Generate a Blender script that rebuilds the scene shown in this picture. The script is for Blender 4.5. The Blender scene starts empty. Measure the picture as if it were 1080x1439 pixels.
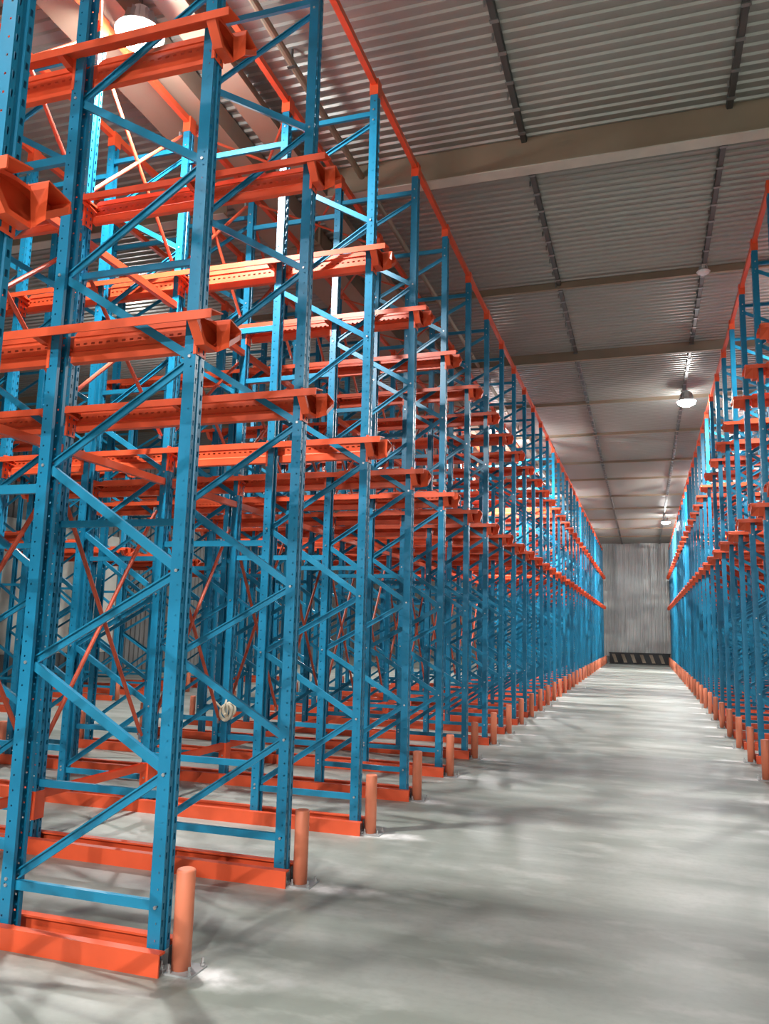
import bpy, math, random
from mathutils import Matrix, Vector
random.seed(7)
S = bpy.context.scene
COL = S.collection
PI = math.pi

# ------------------------------------------------------------------ camera
FOC, YAW, PITCH, ROLL, CAMH = 1113.83, -0.3170, 0.1472, 0.0243, 1.5838
def cam_axes():
    cy, sy, cp, sp, cr, sr = math.cos(YAW), math.sin(YAW), math.cos(PITCH), math.sin(PITCH), math.cos(ROLL), math.sin(ROLL)
    Rz = Matrix(((cy, -sy, 0), (sy, cy, 0), (0, 0, 1)))
    B = Matrix(((1, 0, 0), (0, 0, -1), (0, 1, 0)))
    Rx = Matrix(((1, 0, 0), (0, cp, sp), (0, -sp, cp)))
    Rr = Matrix(((cr, -sr, 0), (sr, cr, 0), (0, 0, 1)))
    return Rr @ Rx @ B @ Rz
R = cam_axes()
cd = bpy.data.cameras.new('camera')
cam = bpy.data.objects.new('camera', cd)
COL.objects.link(cam)
right, down, fwd = R[0], R[1], R[2]
M = Matrix((right, -down, -fwd)).transposed().to_4x4()
M.translation = Vector((0, 0, CAMH))
cam.matrix_world = M
cd.sensor_fit = 'HORIZONTAL'
cd.sensor_width = 36
cd.lens = FOC * 36 / 1080
cd.clip_start = 0.05
S.camera = cam

# ------------------------------------------------------------------ world, exposure
W = bpy.data.worlds.new('world')
S.world = W
W.use_nodes = True
W.node_tree.nodes['Background'].inputs[0].default_value = (0.93, 0.97, 1.0, 1)
W.node_tree.nodes['Background'].inputs[1].default_value = 1.6
vs = S.view_settings
vs.view_transform = 'Standard'
vs.look = 'None'
vs.gamma = 1
vs.use_curve_mapping = False
vs.exposure = 0.12
S.cycles.max_bounces = 6
S.cycles.diffuse_bounces = 4
S.cycles.glossy_bounces = 3
S.cycles.caustics_reflective = False
S.cycles.caustics_refractive = False
S.cycles.sample_clamp_indirect = 6
# fill light comes in through a gate opening added behind the viewer; a portal only helps the sampling there
FILL_GATE = (-6.0, 5.0, 4.4)          # x from, x to, height
pd = bpy.data.lights.new('fill_gate_portal', 'AREA')
pd.shape = 'RECTANGLE'
pd.size, pd.size_y = FILL_GATE[1] - FILL_GATE[0], FILL_GATE[2]
pd.cycles.is_portal = True
po = bpy.data.objects.new('fill_gate_portal', pd)
COL.objects.link(po)
po.location = ((FILL_GATE[0] + FILL_GATE[1]) / 2, -10.98, FILL_GATE[2] / 2)
po.rotation_euler = (PI / 2, 0, 0)

# lamps (x, y, z, watts, lit); the light itself is made by the lamp builder below
LAMPS = [
    (-3.85, 4.95, 6.40, 420, 'bright round lamp glaring behind the topmost rails of the big rack'),
    (0.95, 17.3, 6.48, 330, 'glowing round ceiling lamp beside the hanger channel, halfway down the aisle'),
    (0.98, 36.1, 6.48, 430, 'small glowing ceiling lamp near the far end of the aisle'),
    (0.88, 11.1, 6.55, 0, 'unlit round ceiling lamp by the hanger channel, in front of the glowing one'),
    (0.90, -1.4, 6.48, 110, 'glowing ceiling lamp over the aisle mouth behind the viewer'),
    (0.90, -7.7, 6.48, 1450, 'glowing ceiling lamp by the added gate behind the viewer'),
    (-3.85, -1.3, 6.40, 200, 'glowing ceiling lamp in front of the cut-off rack row, out of the picture'),
    (-3.85, -7.7, 6.40, 1450, 'glowing ceiling lamp by the added gate, in line with the big rack'),
    (-8.6, 11.5, 6.45, 420, 'glowing ceiling lamp over the second aisle beyond the big rack'),
    (-8.6, 26.0, 6.45, 420, 'glowing ceiling lamp far along the second aisle'),
    (-3.55, 20.4, 6.20, 450, 'glowing lamp above the middle rows of the big rack'),
    (-3.55, 29.8, 6.20, 430, 'added hidden lamp far back above the big rack'),  # this and the next two: unseen lamps added to brighten the far ceiling
    (-3.55, 39.3, 6.20, 430, 'added hidden lamp above the last rows of the big rack'),
    (3.0, 37.8, 6.42, 430, 'added hidden ceiling lamp above the last rows across the aisle'),
    (3.0, 12.0, 6.42, 330, 'glowing ceiling lamp above the rack across the aisle'),
    (3.0, 27.0, 6.42, 430, 'glowing ceiling lamp far along the rack across the aisle'),
]

# ------------------------------------------------------------------ constants
D = 1.35
Y0 = 3.475
XL, XR = -2.207, 1.405           # centre of the aisle-end uprights of the two racks
XL2 = -10.53                     # the rack beyond the second aisle
ZC = 6.90                        # ceiling
ZT = 6.40                        # top of uprights
L1, L2 = 3.10, 4.79              # shelf of the two rail levels
UP = [0.0, -0.87, -1.93, -2.80, -3.80, -4.65]
UD, UW = 0.068, 0.088            # upright: depth along the lane, width across it
YEND = 48.0

# ------------------------------------------------------------------ materials
def nodes_of(m):
    m.use_nodes = True
    nt = m.node_tree
    return nt, nt.nodes, nt.links, nt.nodes['Principled BSDF']

def paint(name, col, rough=0.38, metal=0.0, var=0.12, scale=3.0, spec=0.5, rvar=1.0):
    m = bpy.data.materials.new(name)
    nt, N, L, P = nodes_of(m)
    tc = N.new('ShaderNodeTexCoord')
    nz = N.new('ShaderNodeTexNoise')
    nz.inputs['Scale'].default_value = scale
    nz.inputs['Detail'].default_value = 5
    L.new(tc.outputs['Object'], nz.inputs['Vector'])
    rp = N.new('ShaderNodeValToRGB')
    e = rp.color_ramp.elements
    e[0].position, e[1].position = 0.3, 0.7
    e[0].color = tuple(c * (1 - var) for c in col) + (1,)
    e[1].color = tuple(min(1, c * (1 + var)) for c in col) + (1,)
    L.new(nz.outputs['Fac'], rp.inputs['Fac'])
    L.new(rp.outputs['Color'], P.inputs['Base Color'])
    mr = N.new('ShaderNodeMapRange')
    mr.inputs['To Min'].default_value = rough - 0.06 * rvar
    mr.inputs['To Max'].default_value = rough + 0.08 * rvar
    L.new(nz.outputs['Fac'], mr.inputs['Value'])
    L.new(mr.outputs['Result'], P.inputs['Roughness'])
    P.inputs['Metallic'].default_value = metal
    P.inputs['Specular IOR Level'].default_value = spec
    return m

BLUE = paint('blue_powder_coat', (0.010, 0.215, 0.385), 0.32)
BLUE2 = paint('blue_brace_coat', (0.014, 0.245, 0.42), 0.34)
ORANGE = paint('orange_powder_coat', (0.80, 0.105, 0.035), 0.40)
ORANGE2 = paint('orange_rod_paint', (0.62, 0.10, 0.045), 0.45)
SALMON = paint('orange_post_paint', (0.88, 0.26, 0.14), 0.45)
ZINC = paint('zinc', (0.62, 0.62, 0.62), 0.35, 0.8)
PLATE = paint('grey_plate', (0.42, 0.43, 0.43), 0.5, 0.3)
DARK = paint('black_steel', (0.02, 0.02, 0.022), 0.5)
SHEET = paint('ceiling_sheet', (0.335, 0.335, 0.305), 0.40, 0.3, 0.05, 0.5, 0.6, 0.0)
PURLIN = paint('roof_beam_paint', (0.30, 0.235, 0.165), 0.6, 0.0, 0.12, 1.2)
CHAN = paint('hanger_channel', (0.09, 0.09, 0.085), 0.5, 0.3)
CLIP = paint('channel_clip', (0.26, 0.26, 0.25), 0.4, 0.5)
WALL = paint('galvanised_wall', (0.46, 0.46, 0.44), 0.42, 0.45, 0.14, 1.3)
CREAM = paint('cream_wall', (0.72, 0.70, 0.62), 0.6, 0.0, 0.06, 0.8)
DUCT = paint('tan_duct', (0.40, 0.31, 0.23), 0.6, 0.0, 0.08, 0.8)
TAN = paint('pale_stripe', (0.28, 0.22, 0.16), 0.7, 0.0, 0.45, 2.0)
ROPE = paint('cream_rope', (0.66, 0.60, 0.46), 0.8, 0.0, 0.15, 30)
WHITE = paint('lamp_housing', (0.75, 0.75, 0.74), 0.4)

def emit(name, strength):
    m = bpy.data.materials.new(name)
    nt, N, L, P = nodes_of(m)
    P.inputs['Base Color'].default_value = (0.9, 0.9, 0.9, 1)
    P.inputs['Emission Color'].default_value = (1, 0.98, 0.96, 1)
    P.inputs['Emission Strength'].default_value = strength
    return m
GLOW = emit('lamp_lens_lit', 40)
OFFL = paint('lamp_lens_off', (0.85, 0.85, 0.85), 0.15)

def floor_material():
    m = bpy.data.materials.new('concrete_floor')
    nt, N, L, P = nodes_of(m)
    tc = N.new('ShaderNodeTexCoord')
    def noise(scale, detail, sx=1, sy=1, rot=0.0):
        mp = N.new('ShaderNodeMapping')
        mp.inputs['Scale'].default_value = (sx, sy, 1)
        mp.inputs['Rotation'].default_value = (0, 0, rot)
        L.new(tc.outputs['Object'], mp.inputs['Vector'])
        n = N.new('ShaderNodeTexNoise')
        n.inputs['Scale'].default_value = scale
        n.inputs['Detail'].default_value = detail
        L.new(mp.outputs['Vector'], n.inputs['Vector'])
        return n.outputs['Fac']
    def math_(op, a, b=None, c=None):
        n = N.new('ShaderNodeMath')
        n.operation = op
        for i, v in enumerate((a, b, c)):
            if v is None: continue
            if isinstance(v, (int, float)): n.inputs[i].default_value = v
            else: L.new(v, n.inputs[i])
        return n.outputs[0]
    def mix(fac, a, b):
        n = N.new('ShaderNodeMix')
        n.data_type = 'RGBA'
        L.new(fac, n.inputs['Factor'])
        for i, v in ((6, a), (7, b)):
            if isinstance(v, tuple): n.inputs[i].default_value = v
            else: L.new(v, n.inputs[i])
        return n.outputs[2]
    def ramp(v, a, b):
        n = N.new('ShaderNodeMapRange')
        n.inputs['From Min'].default_value, n.inputs['From Max'].default_value = a, b
        L.new(v, n.inputs['Value'])
        return n.outputs['Result']
    big = ramp(noise(0.45, 6), 0.35, 0.65)
    streak = ramp(noise(1.0, 5, 0.5, 2.2, 0.12), 0.42, 0.62)
    fine = noise(22, 4)
    c = mix(big, (0.21, 0.23, 0.195, 1), (0.315, 0.345, 0.31, 1))
    c = mix(math_('MULTIPLY', streak, 0.6), c, (0.46, 0.475, 0.44, 1))
    scuff = ramp(noise(2.6, 8, 0.9, 1.6, 0.5), 0.53, 0.66)
    c = mix(math_('MULTIPLY', scuff, 0.45), c, (0.50, 0.515, 0.48, 1))
    c = mix(math_('MULTIPLY', ramp(fine, 0.45, 0.8), 0.25), c, (0.22, 0.22, 0.20, 1))
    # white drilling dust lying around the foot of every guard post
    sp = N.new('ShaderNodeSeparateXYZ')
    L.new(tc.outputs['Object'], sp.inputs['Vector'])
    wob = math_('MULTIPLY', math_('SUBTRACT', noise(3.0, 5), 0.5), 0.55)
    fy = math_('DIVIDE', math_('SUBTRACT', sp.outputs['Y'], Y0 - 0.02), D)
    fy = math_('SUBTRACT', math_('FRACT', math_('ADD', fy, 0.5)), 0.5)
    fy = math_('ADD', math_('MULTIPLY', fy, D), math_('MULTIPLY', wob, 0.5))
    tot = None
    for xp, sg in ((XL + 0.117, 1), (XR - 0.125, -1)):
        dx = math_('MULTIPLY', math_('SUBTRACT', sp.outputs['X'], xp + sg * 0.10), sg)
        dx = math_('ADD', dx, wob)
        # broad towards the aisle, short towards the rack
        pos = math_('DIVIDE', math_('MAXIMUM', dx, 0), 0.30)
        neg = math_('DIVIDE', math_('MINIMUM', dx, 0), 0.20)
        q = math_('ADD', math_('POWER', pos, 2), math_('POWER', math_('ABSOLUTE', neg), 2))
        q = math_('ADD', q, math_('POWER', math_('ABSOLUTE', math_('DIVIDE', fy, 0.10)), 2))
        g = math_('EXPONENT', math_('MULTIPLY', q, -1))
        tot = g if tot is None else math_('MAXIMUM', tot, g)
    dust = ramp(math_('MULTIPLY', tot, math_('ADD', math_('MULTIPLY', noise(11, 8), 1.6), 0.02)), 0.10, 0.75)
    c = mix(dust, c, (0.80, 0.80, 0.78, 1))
    L.new(c, P.inputs['Base Color'])
    rg = N.new('ShaderNodeMapRange')
    rg.inputs['To Min'].default_value, rg.inputs['To Max'].default_value = 0.34, 0.56
    L.new(noise(1.3, 4), rg.inputs['Value'])
    L.new(rg.outputs['Result'], P.inputs['Roughness'])
    P.inputs['Specular IOR Level'].default_value = 0.45
    bp = N.new('ShaderNodeBump')
    bp.inputs['Strength'].default_value = 0.06
    bp.inputs['Distance'].default_value = 0.01
    L.new(fine, bp.inputs['Height'])
    L.new(bp.outputs['Normal'], P.inputs['Normal'])
    return m
FLOOR = floor_material()

# ------------------------------------------------------------------ mesh helpers
class MB:
    def __init__(self): self.v, self.f = [], []
    def add(self, vs, fs):
        o = len(self.v)
        self.v += [tuple(p) for p in vs]
        self.f += [tuple(i + o for i in f) for f in fs]
        return self
    def box(self, x0, x1, y0, y1, z0, z1):
        return self.add([(x0, y0, z0), (x1, y0, z0), (x1, y1, z0), (x0, y1, z0), (x0, y0, z1), (x1, y0, z1), (x1, y1, z1), (x0, y1, z1)],
                        [(0, 3, 2, 1), (4, 5, 6, 7), (0, 1, 5, 4), (1, 2, 6, 5), (2, 3, 7, 6), (3, 0, 4, 7)])
    def tube(self, a, b, r, n=8, cap=True):
        a, b = Vector(a), Vector(b)
        d = (b - a).normalized()
        u = d.orthogonal().normalized()
        w = d.cross(u)
        vs = []
        for p in (a, b):
            for i in range(n):
                t = 2 * PI * i / n
                vs.append(p + u * math.cos(t) * r + w * math.sin(t) * r)
        fs = [(i, (i + 1) % n, n + (i + 1) % n, n + i) for i in range(n)]
        if cap: fs += [tuple(range(n - 1, -1, -1)), tuple(range(n, 2 * n))]
        return self.add(vs, fs)
    def lathe(self, prof, n=16, c=(0, 0, 0)):
        vs, fs = [], []
        for r, z in prof:
            for i in range(n):
                t = 2 * PI * i / n
                vs.append((c[0] + r * math.cos(t), c[1] + r * math.sin(t), c[2] + z))
        for k in range(len(prof) - 1):
            for i in range(n):
                j = (i + 1) % n
                fs.append((k * n + i, k * n + j, (k + 1) * n + j, (k + 1) * n + i))
        fs.append(tuple(range(n - 1, -1, -1)))
        fs.append(tuple(range((len(prof) - 1) * n, len(prof) * n)))
        return self.add(vs, fs)
    def sweep(self, prof, a, b, u, w, closed=False):
        """open or closed profile (list of (p, q)) carried from a to b along axes u, w"""
        a, b, u, w = Vector(a), Vector(b), Vector(u), Vector(w)
        n = len(prof)
        vs = [a + u * p + w * q for p, q in prof] + [b + u * p + w * q for p, q in prof]
        m = n if closed else n - 1
        fs = [(i, (i + 1) % n, n + (i + 1) % n, n + i) for i in range(m)]
        if closed: fs += [tuple(range(n - 1, -1, -1)), tuple(range(n, 2 * n))]
        return self.add(vs, fs)
    def prism(self, poly, axis, t0, t1):
        """closed polygon in the plane across axis, from t0 to t1 along it"""
        def P(p, t):
            return (t, p[0], p[1]) if axis == 'x' else ((p[0], t, p[1]) if axis == 'y' else (p[0], p[1], t))
        n = len(poly)
        vs = [P(p, t0) for p in poly] + [P(p, t1) for p in poly]
        return self.add(vs, [tuple(range(n - 1, -1, -1)), tuple(range(n, 2 * n))] + [(i, (i + 1) % n, n + (i + 1) % n, n + i) for i in range(n)])
    def holed(self, o, u, w, W, H, n, hw, hh, off=0.0, skew=0.0):
        """strip at o, width W along u, n cells of height H along w, each cell with a hole hw x hh"""
        o, u, w = Vector(o), Vector(u), Vector(w)
        for i in range(n):
            b = o + w * (H * i)
            c = b + u * (W / 2 + off) + w * (H / 2)
            out = [b, b + u * W, b + u * W + w * H, b + w * H]
            s = u * (skew * hw)
            inn = [c - u * hw / 2 - w * hh / 2 + s, c + u * hw / 2 - w * hh / 2 - s, c + u * hw / 2 + w * hh / 2, c - u * hw / 2 + w * hh / 2]
            self.add(out + inn, [(0, 1, 5, 4), (1, 2, 6, 5), (2, 3, 7, 6), (3, 0, 4, 7)])
        return self
    def mesh(self, name, mat):
        me = bpy.data.meshes.new(name)
        me.from_pydata(self.v, [], self.f)
        me.update()
        me.materials.append(mat)
        return me

def put(name, me, parent=None, loc=(0, 0, 0), rz=0.0, label=None, kind=None):
    o = bpy.data.objects.new(name, me)
    COL.objects.link(o)
    o.location = loc
    if rz: o.rotation_euler = (0, 0, rz)
    if parent: o.parent = parent
    if label: o['label'] = label
    if kind: o['kind'] = kind
    return o

def thing(name, label, cat, loc=(0, 0, 0), rz=0.0, group=None):
    o = bpy.data.objects.new(name, None)
    COL.objects.link(o)
    o.empty_display_size = 0.2
    o.location = loc
    o.rotation_euler = (0, 0, rz)
    tag(o, label, cat, group)
    return o

def tag(o, label, cat, group=None):
    o['label'], o['category'], o['kind'] = label, cat, 'thing'
    if group: o['group'] = group
    return o

def tree_copy(o, parent=None):
    c = o.copy()
    COL.objects.link(c)
    if parent: c.parent = parent
    for ch in list(o.children): tree_copy(ch, c)
    return c

ONES = ['', 'first', 'second', 'third', 'fourth', 'fifth', 'sixth', 'seventh', 'eighth', 'ninth', 'tenth', 'eleventh', 'twelfth', 'thirteenth',
        'fourteenth', 'fifteenth', 'sixteenth', 'seventeenth', 'eighteenth', 'nineteenth']
def nth(n):
    if n < 20: return ONES[n]
    t, u = divmod(n, 10)
    if u == 0: return {2: 'twentieth', 3: 'thirtieth', 4: 'fortieth'}[t]
    return {2: 'twenty', 3: 'thirty', 4: 'forty'}[t] + '-' + ONES[u]

# ================================================================== setting
X0, X1, YB = -16.0, 8.0, -11.0
fl = put('floor', MB().box(X0, X1, YB, YEND, -0.2, 0).mesh('floor', FLOOR), kind='structure')

ceil = put('ceiling', MB().box(X0, X1, YB, YEND + 0.2, ZC + 0.06, ZC + 0.16).mesh('ceiling', SHEET), kind='structure')
BEAMS = [-7.9, -4.6, -1.4, 1.8, 4.85, 7.95, 11.67, 14.78, 18.17, 21.2, 24.8, 27.6, 31.1, 34.3, 37.6, 40.9, 44.2]
STRIPS = [-1.12, 0.93]
def sheet_mesh(w, length):
    n = max(1, round(length / 0.128))
    p = length / n
    prof = [(0, 0.0)]
    for i in range(n):
        a = i * p
        prof += [(a + p * 0.60, 0.0), (a + p * 0.70, -0.022), (a + p * 0.90, -0.022), (a + p, 0.0)]
    return MB().sweep(prof, (0, 0, 0), (w, 0, 0), (0, 1, 0), (0, 0, 1)).mesh('ceiling_sheet', SHEET)
ys = [YB] + BEAMS + [YEND]
xs = [X0, -11.5, -7.6, -4.65, STRIPS[0], STRIPS[1], 4.4, X1]
for i in range(len(ys) - 1):
    for j in range(len(xs) - 1):
        put('ceiling_sheet', sheet_mesh(xs[j + 1] - xs[j] - 0.012, ys[i + 1] - ys[i] - 0.012), ceil, (xs[j] + 0.006, ys[i] + 0.006, ZC))
# roof beams: one deep girder, the rest shallow purlins (C and I sections)
def beam_mesh(depth, flange):
    h, t, b = depth, 0.012, flange / 2
    prof = [(-b, -h), (b, -h), (b, -h + t), (t / 2, -h + t), (t / 2, 0.03), (-t / 2, 0.03), (-t / 2, -h + t), (-b, -h + t)]
    # in two lengths, either side of the long girder and duct
    return [MB().sweep(prof, (a, 0, 0), (b, 0, 0), (0, 1, 0), (0, 0, 1), True).mesh('roof_beam', PURLIN) for a, b in ((X0, -4.72), (-3.40, X1))]
KINDS = {7.95: beam_mesh(0.355, 0.16), 11.67: beam_mesh(0.10, 0.05), 14.78: beam_mesh(0.18, 0.06)}
slim = beam_mesh(0.065, 0.04)
for y in BEAMS:
    for me in KINDS.get(y, slim):
        put('roof_beam', me, ceil, (0, y, ZC - 0.03))
EDGE = paint('beam_edge_glint', (0.62, 0.58, 0.50), 0.4)  # bright line of the lit flange edge, put in as pale colour
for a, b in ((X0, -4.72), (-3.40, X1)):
    put('edge_glint_strip', MB().box(a, b, 7.95 - 0.085, 7.95 + 0.085, ZC - 0.397, ZC - 0.386).mesh('edge_glint_strip', EDGE), ceil)
# hanger channels: folded strip with a clip at every second rib
def channel():
    m = MB().sweep([(-0.036, 0.0), (-0.026, -0.035), (0.026, -0.035), (0.036, 0.0)], (0, YB, 0), (0, YEND - 0.05, 0), (1, 0, 0), (0, 0, 1))
    return m.mesh('hanger_channel', CHAN)
chm = channel()
cm = MB()
y = YB + 0.3
while y < YEND - 0.3:
    cm.box(-0.04, 0.04, y, y + 0.04, -0.045, -0.034)
    cm.box(-0.055, -0.04, y + 0.2, y + 0.23, -0.06, 0.0)
    y += 0.41
cmm = cm.mesh('channel_clips', CLIP)
for x in STRIPS:
    c = put('hanger_channel', chm, ceil, (x, 0, ZC - 0.035))
    put('channel_clips', cmm, c, kind='stuff')

def ribbed(width, height, axis, mat, name, pitch=0.19, depth=0.03):
    n = max(1, round(width / pitch))
    p = width / n
    prof = [(0, 0)]
    for i in range(n):
        a = i * p
        prof += [(a + p * 0.45, 0), (a + p * 0.55, depth), (a + p * 0.9, depth), (a + p, 0)]
    u, w = ((1, 0, 0), (0, -1, 0)) if axis == 'x' else ((0, 1, 0), (1, 0, 0))
    return MB().sweep(prof, (0, 0, 0), (0, 0, height), u, w).mesh(name, mat)

wb = put('wall_back', MB().box(X0, X1, YEND + 0.06, YEND + 0.26, 0, ZC + 0.1).mesh('wall_back', WALL), kind='structure')
ws = ribbed(0.99, ZC, 'x', WALL, 'wall_sheet', 0.2, 0.055)
x = X0
while x < X1 - 0.5:
    put('wall_sheet', ws, wb, (x + 0.005, YEND + 0.05, 0))
    x += 1.0
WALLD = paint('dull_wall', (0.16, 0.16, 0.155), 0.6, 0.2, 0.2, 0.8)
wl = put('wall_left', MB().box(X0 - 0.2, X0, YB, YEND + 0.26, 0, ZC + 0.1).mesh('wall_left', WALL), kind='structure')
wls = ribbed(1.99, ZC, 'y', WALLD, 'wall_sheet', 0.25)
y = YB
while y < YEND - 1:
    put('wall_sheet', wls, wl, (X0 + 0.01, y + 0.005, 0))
    y += 2.0
put('wall_front', MB().box(X0, FILL_GATE[0], YB - 0.2, YB, 0, ZC + 0.1).box(FILL_GATE[1], X1, YB - 0.2, YB, 0, ZC + 0.1).box(FILL_GATE[0], FILL_GATE[1], YB - 0.2, YB, FILL_GATE[2], ZC + 0.1).mesh('wall_front', WALL), kind='structure')  # front wall, with the opening added to let fill light in
put('ground', MB().box(-40, 40, -60, YB - 0.2, -0.22, -0.02).mesh('ground', FLOOR), kind='structure')
# pale gate leaves in the dull side wall, seen through the racks
dr = put('door_1', MB().box(X0 + 0.02, X0 + 0.05, 13.2, 21.4, 0.7, 4.3).mesh('door_1', CREAM), kind='structure')
for i in range(4):
    put('door_panel', MB().box(0, 0.05, 0.04, 2.01, 0, 3.5).mesh('door_panel', CREAM), dr, (X0 + 0.05, 13.2 + 2.05 * i, 0.75))
wr = put('wall_right', MB().box(X1, X1 + 0.2, YB, YEND + 0.26, 0, ZC + 0.1).mesh('wall_right', WALL), kind='structure')

# long steel girder and tan duct running under the ceiling over the big rack
g = thing('roof_girder', 'long tan steel girder under the ceiling, running above the big rack', 'girder', (-3.56, 0, 0))
put('bottom_flange', MB().box(-0.13, 0.13, YB, YEND, 6.60, 6.625).mesh('bottom_flange', DUCT), g)
put('girder_web', MB().box(-0.012, 0.012, YB, YEND, 6.625, 6.86).mesh('girder_web', DUCT), g)
g = thing('air_duct', 'wide tan rectangular air duct under the ceiling beside the glaring lamp', 'duct', (-4.32, 0, 0))
dm = MB().box(-0.33, 0.33, -2.98, 2.98, -0.13, 0.11).mesh('duct_section', DUCT)
jm = MB()
jm.box(-0.36, 0.36, 2.96, 3.02, -0.15, 0.11)
jm = jm.mesh('duct_collar', PURLIN)
y = -5.9
while y < YEND - 3:
    s = put('duct_section', dm, g, (0, y, 6.75))
    put('duct_collar', jm, s)
    y += 6.0
# thin brown pipe under the ceiling
pp = put('ceiling_pipe', MB().tube((0, YB + 0.5, 0), (0, YEND - 0.5, 0), 0.035, 10).mesh('ceiling_pipe', PURLIN), None, (-2.98, 0, 6.74))
tag(pp, 'thin brown pipe hung along the ceiling beside the tan girder', 'pipe')
hm = MB()
y = YB + 1
while y < YEND - 1:
    hm.box(-0.006, 0.006, y, y + 0.03, 0.03, 0.15)
    hm.box(-0.042, 0.042, y, y + 0.03, -0.042, -0.034)
    y += 2.0
put('pipe_hangers', hm.mesh('pipe_hangers', CHAN), pp, kind='stuff')

# ================================================================== rack pieces (meshes shared by all copies)
hd, hw = UD / 2, UW / 2
def upright_mesh(holes):
    m = MB()
    z0, z1 = 0.012, ZT
    X, Z = (1, 0, 0), (0, 0, 1)
    n = int((z1 - z0) / 0.075)
    H = (z1 - z0) / n
    gw, gd = 0.015, 0.010        # groove in the middle of the web
    def strip(o, u, W, hole, off=0.0, skew=0.0):
        if holes and hole:
            m.holed(o, u, Z, W, H, n, hole[0], hole[1], off, skew)
        else:
            o, u2 = Vector(o), Vector(u)
            m.add([o, o + u2 * W, o + u2 * W + Vector(Z) * (z1 - z0), o + Vector(Z) * (z1 - z0)], [(0, 1, 2, 3)])
    # web facing +x : two holed strips and a pressed-in groove between them
    sw = hw - gw
    strip((hd, -hw, z0), (0, 1, 0), sw, (0.012, 0.030), 0.0, 0.2)
    strip((hd, gw, z0), (0, 1, 0), sw, (0.012, 0.030), 0.0, -0.2)
    strip((hd, -gw, z0), (-gd, 0.004, 0), 1, None)
    strip((hd - gd, -gw + 0.004, z0), (0, 1, 0), 2 * gw - 0.008, None)
    strip((hd - gd, gw - 0.004, z0), (gd, 0.004, 0), 1, None)
    # sides
    strip((-hd, -hw, z0), (1, 0, 0), UD, (0.009, 0.009), 0.010)
    strip((hd, hw, z0), (-1, 0, 0), UD, (0.009, 0.009), -0.010)
    # back lips, folded in twice
    for s in (-1, 1):
        strip((-hd, s * hw, z0), (0, -s, 0), 0.022, None)
        strip((-hd, s * (hw - 0.022), z0), (1, 0, 0), 0.012, None)
    return m.mesh('upright', BLUE)
UPH, UPS = upright_mesh(True), upright_mesh(False)
FOOT = MB().box(-0.06, 0.074, -0.064, 0.064, 0.0, 0.012)
FOOT.box(hd + 0.004, hd + 0.010, -0.03, 0.03, 0.012, 0.075)
FOOT = FOOT.mesh('foot_plate', PLATE)
ANCH = MB()
for yy in (-0.05, 0.05):
    ANCH.tube((0.056, yy, 0.012), (0.056, yy, 0.028), 0.012, 6)
    ANCH.tube((0.056, yy, 0.028), (0.056, yy, 0.05), 0.006, 6)
ANCH = ANCH.mesh('anchor_bolts', ZINC)

def chan_between(a, b, wid=0.045, fl=0.028, yoff=-0.014, name='brace', mat=None, flip=False):
    """C section between two points of the plane y = 0, web towards -y"""
    a, b = Vector(a), Vector(b)
    d = (b - a).normalized()
    u = Vector((0, 1, 0)).cross(d).normalized()
    w = Vector((0, 1, 0))
    h = wid / 2
    if flip: yoff, fl = -yoff * 0.6, -fl * 0.5
    prof = [(-h + 0.008, yoff + fl), (-h, yoff + fl), (-h, yoff), (h, yoff), (h, yoff + fl), (h - 0.008, yoff + fl)]
    return MB().sweep(prof, a, b, u, w).mesh(name, mat or BLUE2)
FD = 0.87
NF = [0.87, 1.85, 2.96, 4.07, 5.14, 6.10]      # nodes on the aisle-side upright
NB = [0.30, 1.37, 2.42, 3.51, 4.60, 5.66]      # nodes on the far upright
xi = 0.025
DIAGS = []
for i in range(6):
    DIAGS.append(chan_between((-FD + xi, 0, NB[i] + 0.012), (-xi, 0, NF[i] - 0.012), name='diagonal_brace', flip=True))
    if i < 5:
        DIAGS.append(chan_between((-xi, 0, NF[i] + 0.016), (-FD + xi, 0, NB[i + 1] - 0.016), name='diagonal_brace'))
HOR = chan_between((-FD + 0.02, 0, 0), (-0.02, 0, 0), name='horizontal_brace')
BOLTS = MB()
def bolts_mesh(zs):
    m = MB()
    for z in zs:
        for s in (-1, 1):
            m.tube((0, s * hw, z), (0, s * (hw + 0.007), z), 0.009, 6)
    return m.mesh('bolts', ZINC)
BF, BB = bolts_mesh([0.27] + NF + [6.2]), bolts_mesh([0.27] + NB + [6.2])
SPACERS = {}
def spacer(gap):
    k = round(gap, 3)
    if k not in SPACERS:
        SPACERS[k] = chan_between((-gap + 0.03, 0, 0), (-0.03, 0, 0), 0.05, 0.03, name='spacer_bar')
    return SPACERS[k]

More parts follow.
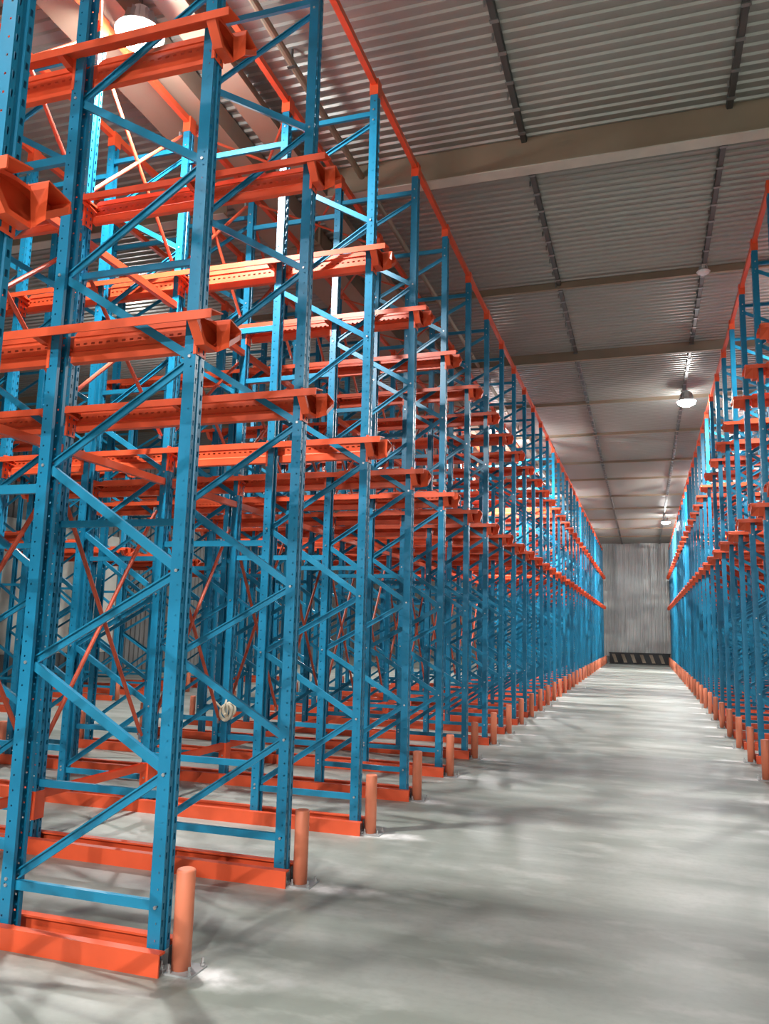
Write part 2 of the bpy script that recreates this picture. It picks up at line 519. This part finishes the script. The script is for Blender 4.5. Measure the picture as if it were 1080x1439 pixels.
# rails: an angle (lip + shelf) on each side and web plates between the uprights
def rail_mesh(x0, x1):
    # local: z = 0 at the shelf, +y outwards
    prof = [(0.160, 0.008), (0.160, 0.056), (0.040, 0.076), (0.040, 0.070), (0.153, 0.050), (0.153, 0.008)]
    return MB().sweep(prof, (x0, 0, 0), (x1, 0, 0), (0, 1, 0), (0, 0, 1), True).mesh('pallet_rail', ORANGE)
def web_mesh(x0, x1, holes):
    # plate with rounded upper corners and a folded bottom edge; +y outwards at y = 0.052
    m = MB()
    r, zt, zb = 0.045, 0.112, -0.082
    top = [(x0 + r - r * math.sin(t), zt - r + r * math.cos(t)) for t in [PI / 2 * i / 5 for i in range(5, -1, -1)]]
    top += [(x1 - r + r * math.sin(t), zt - r + r * math.cos(t)) for t in [PI / 2 * i / 5 for i in range(6)]]
    zm0, zm1 = zt - r, -0.010
    y0 = 0.050
    # upper cap above the hole band
    vs = [(p[0], y0, p[1]) for p in top]
    m.add(vs, [tuple(range(len(vs)))])
    n = max(1, int((x1 - x0) / 0.05))
    if holes:
        m.holed((x0, y0, zm1), (0, 0, 1), (1, 0, 0), zm0 - zm1, (x1 - x0) / n, n, 0.012, 0.024)
    else:
        m.add([(x0, y0, zm1), (x1, y0, zm1), (x1, y0, zm0), (x0, y0, zm0)], [(0, 1, 2, 3)])
    # sloped lower half and bottom lip
    prof = [(y0, zm1), (y0 - 0.018, -0.024), (y0 - 0.018, zb), (y0 + 0.015, zb - 0.006), (y0 + 0.015, zb + 0.01)]
    m.sweep(prof, (x0, 0, 0), (x1, 0, 0), (0, 1, 0), (0, 0, 1))
    # rim round the end plates
    for x, s in ((x0, 1), (x1, -1)):
        m.box(min(x, x + s * 0.004), max(x, x + s * 0.004), y0 - 0.002, y0 + 0.022, zb, zm0)
    return m.mesh('rail_web', ORANGE)
def arm_mesh(big):
    """pressed support arm: channel across the web side of an upright, under both shelves; +x outwards"""
    m = MB()
    top, e = 0.003, 0.150
    if big: poly = [(-e, 0.046), (-e, 0.012), (-0.060, -0.090), (0.060, -0.090), (e, 0.012), (e, 0.046), (0.04, 0.066), (-0.04, 0.066)]
    else: poly = [(-e, 0.046), (-e, 0.034), (-0.055, 0.030), (0.055, 0.010), (e, 0.026), (e, 0.046), (0.04, 0.066), (-0.04, 0.066)]
    x0, x1 = hd + 0.005, hd + (0.060 if big else 0.045)
    n = len(poly)
    vs = [(x0, p[0], p[1]) for p in poly] + [(x1, p[0], p[1]) for p in poly]
    m.add(vs, [tuple(range(n))] + [(i, (i + 1) % n, n + (i + 1) % n, n + i) for i in range(n)])
    k, cz = 0.76, 0.0
    inn = [(x1, p[0] * k, cz + (p[1] - cz) * k) for p in poly]
    out = [(x1, p[0], p[1]) for p in poly]
    m.add(out + inn, [(i, (i + 1) % n, n + (i + 1) % n, n + i) for i in range(n)])
    return m.mesh('support_arm', ORANGE)
ARM_END, ARM = arm_mesh(True), arm_mesh(False)
def bracket_mesh():
    """slotted connector wrapped round the upright"""
    m = MB()
    t = 0.004
    for s in (-1, 1):
        m.box(hd - 0.014, hd + t, s * (hw + t) if s < 0 else hw, -hw if s < 0 else hw + t, -0.13, 0.10)
    o = (hd + t, -hw - t, -0.13)
    m.holed(o, (0, 1, 0), (0, 0, 1), hw + t, 0.0575, 4, 0.012, 0.028, 0.0)
    m.holed((hd + t, 0, -0.13), (0, 1, 0), (0, 0, 1), hw + t, 0.0575, 4, 0.012, 0.028, 0.0)
    return m.mesh('rail_bracket', ORANGE)
BRK = bracket_mesh()
def nose_mesh(s):
    """flared guide at the aisle end of a rail; local z = 0 at the shelf, s = side"""
    m = MB()
    xa, xb = hd + 0.061, 0.178
    a = [(xa, s * 0.040, 0.069), (xa, s * 0.151, 0.049), (xa, s * 0.151, 0.012), (xa, s * 0.060, -0.090)]
    b = [(xb, s * 0.040, 0.072), (xb, s * 0.152, 0.051), (xb, s * 0.170, 0.016), (xb, s * 0.040, -0.078)]
    m.add(a + b, [(1, 2, 6, 5), (2, 3, 7, 6), (3, 0, 4, 7)])
    c = [(xb, s * 0.040, -0.044), (xb, s * 0.163, 0.042)]
    m.add([b[3], b[2], c[1], c[0]], [(0, 1, 2, 3)])
    return m.mesh('rail_nose', ORANGE)
NOSES = [nose_mesh(-1), nose_mesh(1)]

def floor_rail_mesh(x0, x1):
    # heavy angle lying beside the feet: vertical face outwards, top flange inwards
    prof = [(0.118, 0.0), (0.118, 0.100), (0.068, 0.100), (0.068, 0.090), (0.108, 0.090), (0.108, 0.0)]
    return MB().sweep(prof, (x0, 0, 0), (x1, 0, 0), (0, 1, 0), (0, 0, 1), True).mesh('floor_rail', ORANGE)

def mirror_y(me):
    c = me.copy()
    for v in c.vertices: v.co.y = -v.co.y
    c.flip_normals()
    return c

def row_builder(nf, holes, detail):
    """prototype parts list of one rack row with nf frames: (name, mesh, loc, rz, sub-parts)"""
    ups = UP[:2 * nf]
    end = ups[-1]
    parts = []
    for i, x in enumerate(ups):
        rz = 0 if i % 2 == 0 else PI
        subs = []
        if detail:
            subs = [('foot_plate', FOOT, None), ('anchor_bolts', ANCH, 'stuff'), ('bolts', BF if i % 2 == 0 else BB, 'stuff')]
        parts.append(('upright', UPH if holes else UPS, (x, 0, 0), rz, subs))
    for f in range(nf):
        x = ups[2 * f]
        sc = (ups[2 * f] - ups[2 * f + 1])
        for d in DIAGS: parts.append(('diagonal_brace', d, (x, 0, 0), 0, []))
        parts.append(('horizontal_brace', HOR, (x, 0, 0.265), 0, []))
        parts.append(('horizontal_brace', HOR, (x, 0, 6.19), 0, []))
        if f + 1 < nf:
            g = ups[2 * f + 1] - ups[2 * f + 2]
            for z in (0.45, 2.30, 4.25, 6.05):
                parts.append(('spacer_bar', spacer(g), (ups[2 * f + 1], 0, z), 0, []))
    key = (nf, holes)
    rl = rail_mesh(end - 0.18, 0.18)
    rr = mirror_y(rl)
    fr = floor_rail_mesh(end - 0.13, 0.082)
    frr = mirror_y(fr)
    webs = []
    for a, b in zip(ups[1:], ups[:-1]):
        w = web_mesh(a + hd + 0.022, b - hd - 0.022, holes)
        webs.append((w, mirror_y(w)))
    for z in (L1, L2):
        for s in (0, 1):
            parts.append(('pallet_rail', (rr, rl)[s], (0, 0, z), 0, ([('rail_web', w[0], None) for w in webs] if s else [])))
        for i, x in enumerate(ups):
            rz = 0 if i % 2 == 0 else PI
            parts.append(('support_arm', ARM_END if i in (0, len(ups) - 1) else ARM, (x, 0, z), rz, [('rail_bracket', BRK, None)] if detail else []))
        parts.append(('rail_nose', NOSES[1], (0, 0, z), 0, []))
    parts.append(('floor_rail', fr, (0, 0, 0), 0, []))
    parts.append(('floor_rail', frr, (0, 0, 0), 0, []))
    return parts

PROTO = {}
def rack_row(x, k, rz, nf, holes, detail, label, group):
    root = thing('pallet_rack', label, 'pallet rack', (x, Y0 + k * D, 0), rz, group)
    key = (nf, holes, detail)
    if key not in PROTO: PROTO[key] = row_builder(*key)
    for name, me, loc, r, subs in PROTO[key]:
        p = put(name, me, root, loc, r)
        for sn, sm, kd in subs: put(sn, sm, p, kind=kd)
    return root

GL, GR, G2 = 'rows of the big rack', 'rows of the rack across the aisle', 'rows of the rack beyond the second aisle'
for k in range(-1, 33):
    if k < 0: lab = 'blue rack row cut by the picture edge, with a slotted orange bracket high up'
    else: lab = f'blue rack row with orange rails, {nth(k + 1)} whole row of the big rack'
    rack_row(XL, k, 0, 3 if k < 15 else 2, k < 10, k < 10, lab, GL)
for k in range(4, 33):
    rack_row(XR, k, PI, 2, k < 7, k < 7, f'blue rack row with orange rails, {nth(k - 3)} row of the rack across the aisle', GR)
for k in range(4, 15):
    rack_row(XL2, k, 0, 2, False, False, f'blue rack row beyond the second aisle, {nth(k - 3)} in its rack', G2)

# ------------------------------------------------------------------ ties across the rows
def tie_line(x, ks, z, label, cat, sleeves, sect=(0.05, 0.060), name='tie_rail', szs=(-0.09, 0.062)):
    t = thing(name, label, cat, (x, 0, z), 0, 'orange ties across the rows')
    w, h = sect
    seg = MB().sweep([(-w / 2, h), (-w / 2, 0), (w / 2, 0), (w / 2, h)], (0, 0.042, 0), (0, D - 0.042, 0), (1, 0, 0), (0, 0, 1)).mesh('tie_segment', ORANGE)
    sl = MB()
    a, b = hd + 0.006, hw + 0.006
    sl.sweep([(-a, -b), (a, -b), (a, b), (-a, b)], (0, 0, szs[0]), (0, 0, szs[1]), (1, 0, 0), (0, 1, 0), True)
    sl = sl.mesh('sleeve', ORANGE)
    for k in ks[:-1]: put('tie_segment', seg, t, (0, Y0 + k * D, 0))
    if sleeves:
        for k in ks: put('sleeve', sl, t, (0, Y0 + k * D, 0))
    return t
WH = ['on the aisle uprights', 'on the second uprights', 'on the third uprights', 'on the fourth uprights', 'on the fifth uprights', 'on the outermost uprights']
for i, u in enumerate(UP):
    n = 33 if i < 4 else 15
    tie_line(XL + u, list(range(-1, n)), 6.44, f'orange tie rail along the top of the big rack, {WH[i]}', 'tie rail', True)
for i in range(4):
    tie_line(XR - UP[i], list(range(4, 33)), 6.44, f'orange tie rail along the top of the rack across the aisle, {WH[i]}', 'tie rail', True)
tie_line(XL + UP[2], list(range(-1, 15)), 0.335, 'low orange tie rail just above the floor, on the third uprights of the big rack', 'tie rail', True, (0.045, 0.06), szs=(-0.13, 0.06))
tie_line(XL + UP[2], list(range(-1, 15)), 2.84, 'orange tie rail under the lower rails, on the third uprights of the big rack', 'tie rail', False, (0.045, 0.06))
tie_line(XL + UP[2], list(range(-1, 15)), 4.53, 'orange tie rail under the upper rails, on the third uprights of the big rack', 'tie rail', False, (0.045, 0.06))

# crossed rods between the rows in the plane of the third uprights
def rod_mesh(z0, z1, name='brace_rod', r=0.017):
    return MB().tube((0, hw + 0.004, z0), (0, D - hw - 0.004, z1), r, 8).mesh(name, ORANGE2)
LUG = MB()
for yy in (hw + 0.02, D - hw - 0.02):
    for z in (0.62, 2.60, 3.30, 4.45, 4.98, 6.30):
        LUG.box(-0.006, 0.006, yy - 0.018, yy + 0.018, z - 0.03, z + 0.03)
LUG = LUG.mesh('rod_lugs', ZINC)
RODS = [rod_mesh(0.62, 2.60), rod_mesh(2.60, 0.62), rod_mesh(3.30, 4.45), rod_mesh(4.45, 3.30), rod_mesh(4.98, 6.30), rod_mesh(6.30, 4.98)]
for k in range(-1, 14):
    a = 'just behind the cut-off row' if k < 0 else f'between the {nth(k + 1)} and {nth(k + 2)} whole rows'
    t = thing('cross_brace', f'crossed orange brace rods {a} of the big rack', 'cross brace', (XL + UP[2] - 0.055, Y0 + k * D, 0), 0, 'crossed rods in the big rack')
    for r in RODS: put('brace_rod', r, t)
    put('rod_lugs', LUG, t, kind='stuff')
# flat rods across the top between second and third upright lines
FR = []
gx = UP[1] - UP[2]
for a, b in ((0, D), (D, 0)):
    FR.append(MB().tube((-0.05, a + (0.06 if a == 0 else -0.06), 0), (-gx + 0.05, b + (-0.06 if b else 0.06), 0), 0.014, 6).mesh('brace_rod', ORANGE2))
for k in range(-1, 14):
    if k in (1, 12): continue       # lamps hang in these bays
    a = 'just behind the cut-off row' if k < 0 else f'from the {nth(k + 1)} to the {nth(k + 2)} whole row'
    t = thing('plan_brace', f'flat crossed orange rods high up {a}, big rack', 'cross brace', (XL + UP[1], Y0 + k * D, 6.39), 0, 'flat rods atop the big rack')
    for i, r in enumerate(FR): put('brace_rod', r, t, (0, 0, -0.03 * i))

# ------------------------------------------------------------------ guard posts
pm = MB().lathe([(0.045, 0.006), (0.045, 0.437), (0.042, 0.444), (0.036, 0.447)], 20)
pm = pm.mesh('post_tube', SALMON)
for p in pm.polygons: p.use_smooth = len(p.vertices) == 4
bm_ = MB().box(-0.044, 0.095, -0.075, 0.075, 0.0, 0.008).mesh('base_plate', PLATE)
am = MB()
for px, py in ((0.078, -0.058), (0.078, 0.058), (-0.025, -0.064), (-0.025, 0.064)):
    am.tube((px, py, 0.008), (px, py, 0.022), 0.011, 6)
    am.tube((px, py, 0.022), (px, py, 0.045), 0.006, 6)
am = am.mesh('anchor_bolts', ZINC)
sm = MB().box(-0.062, -0.056, -0.014, 0.014, 0.0, 0.10).mesh('shim_plate', DARK)
def guard_post(x, k, rz, label, group, small):
    t = thing('guard_post', label, 'guard post', (x, Y0 + k * D, 0), rz, group)
    put('post_tube', pm, t)
    if not small:
        put('base_plate', bm_, t)
        put('anchor_bolts', am, t, kind='stuff')
        put('shim_plate', sm, t)
for k in range(0, 33):
    guard_post(XL + 0.128, k, 0, f'orange guard post at the foot of the {nth(k + 1)} whole row, big rack', 'guard posts of the big rack', k > 12)
for k in range(5, 33):
    guard_post(XR - 0.128, k, PI, f'orange guard post at the foot of the {nth(k - 3)} row across the aisle', 'guard posts across the aisle', k > 12)
for k in range(3, 12):
    guard_post(XL + UP[5] - 0.128, k, PI, f'orange guard post on the second-aisle side of the {nth(k + 1)} whole row, big rack', 'guard posts on the second aisle', True)
for k in range(5, 15):
    guard_post(XL2 + 0.128, k, 0, f'orange guard post beyond the second aisle, at the {nth(k - 3)} row there', 'guard posts beyond the second aisle', True)

# ------------------------------------------------------------------ lamps
hous = MB().lathe([(0.03, 0.24), (0.07, 0.22), (0.08, 0.10), (0.17, 0.03), (0.20, 0.0)], 24).mesh('housing', WHITE)
fins = MB()
for i in range(12):
    a = 2 * PI * i / 12
    c, s = math.cos(a), math.sin(a)
    fins.add([(c * 0.07, s * 0.07, 0.20), (c * 0.12, s * 0.12, 0.18), (c * 0.15, s * 0.15, 0.05), (c * 0.09, s * 0.09, 0.09)], [(0, 1, 2, 3)])
fins = fins.mesh('cooling_fins', ZINC)
lensm = MB().lathe([(0.185, 0.0), (0.17, -0.05), (0.10, -0.09)], 24)
lens_on, lens_off = lensm.mesh('lens', GLOW), lensm.mesh('lens', OFFL)
for x, y, z, P, lab in LAMPS:
    t = thing('ceiling_lamp', lab, 'lamp', (x, y, z), 0, 'ceiling lamps')
    if not P: t.scale = (0.45, 0.45, 0.45)
    put('housing', hous, t)
    put('cooling_fins', fins, t, kind='stuff')
    put('lens', lens_on if P else lens_off, t)
    put('hanger_rod', MB().tube((0, 0, 0.23), (0, 0, ((6.60 if x == -3.55 else ZC - 0.03) - z) / (1 if P else 0.45)), 0.008, 6).mesh('hanger_rod', CHAN), t)
    if P:
        ld = bpy.data.lights.new('lamp_light', 'AREA')
        ld.shape = 'DISK'
        ld.size = 0.22
        ld.energy = P * 0.85
        ld.color = (1.0, 0.98, 0.95)
        lo = bpy.data.objects.new('lamp_light', ld)
        COL.objects.link(lo)
        lo.parent = t
        lo.location = (0, 0, -0.10)
        # the domed lens also throws light sideways, grazing the ceiling ribs
        sd = bpy.data.lights.new('lamp_side_light', 'POINT')
        sd.shadow_soft_size = 0.12
        sd.energy = P * (0.02 if y < 3 else (0.2 if y < 14 or 0 < x < 2 else (0.6 if x < 0 else 2.1)))  # raised on the hidden far lamps to brighten the distant ceiling
        sd.color = ld.color
        so = bpy.data.objects.new('lamp_side_light', sd)
        COL.objects.link(so)
        so.parent = t
        so.location = (0, 0, -0.23)

# ------------------------------------------------------------------ end of the aisle: low black barrier with slanted pale stripes
t = thing('barrier', 'low black barrier with slanted pale stripes across the far end of the aisle', 'barrier', (-0.29, 47.4, 0))
put('barrier_body', MB().box(-1.62, 1.62, -0.15, 0.15, 0.0, 0.58).mesh('barrier_body', DARK), t)
put('top_cap', MB().box(-1.64, 1.64, -0.18, 0.18, 0.58, 0.63).mesh('top_cap', DARK), t)
st = MB().prism([(-0.08, 0.54), (0.10, 0.54), (0.26, 0.08), (0.08, 0.08)], 'y', -0.165, -0.15).mesh('stripe', TAN)
for i in range(6):
    put('stripe', st, t, (-1.42 + i * 0.5, 0, 0))

# ------------------------------------------------------------------ coil of rope hung low on the third upright line
def torus(R_, r, c, tilt, n=28, m=8):
    vs, fs = [], []
    for i in range(n):
        a = 2 * PI * i / n
        for j in range(m):
            b = 2 * PI * j / m
            p = Vector(((R_ + r * math.cos(b)) * math.cos(a), r * math.sin(b), (R_ + r * math.cos(b)) * 1.15 * math.sin(a)))
            p = Matrix.Rotation(tilt, 3, 'Z') @ p
            vs.append(p + Vector(c))
    for i in range(n):
        for j in range(m):
            fs.append((i * m + j, ((i + 1) % n) * m + j, ((i + 1) % n) * m + (j + 1) % m, i * m + (j + 1) % m))
    return vs, fs
t = thing('rope_coil', 'coil of cream rope hung low on a blue upright inside the big rack', 'rope', (XL + UP[2] + 0.06, Y0 + 3 * D - 0.10, 0.72))
for i in range(6):
    vs_, fs_ = torus(0.050 + 0.008 * (i % 3), 0.011, (0.022 * math.sin(2.1 * i), -0.025 + 0.010 * i, 0.018 * math.cos(1.7 * i)), 0.30 * (i - 2.5))
    put('rope_loop', MB().add(vs_, fs_).mesh('rope_loop', ROPE), t)
put('rope_tail', MB().tube((-0.05, -0.03, 0.03), (-0.13, -0.02, 0.09), 0.010, 6).tube((-0.02, -0.02, 0.05), (-0.015, 0.03, 0.16), 0.010, 6).mesh('rope_tail', ROPE), t)
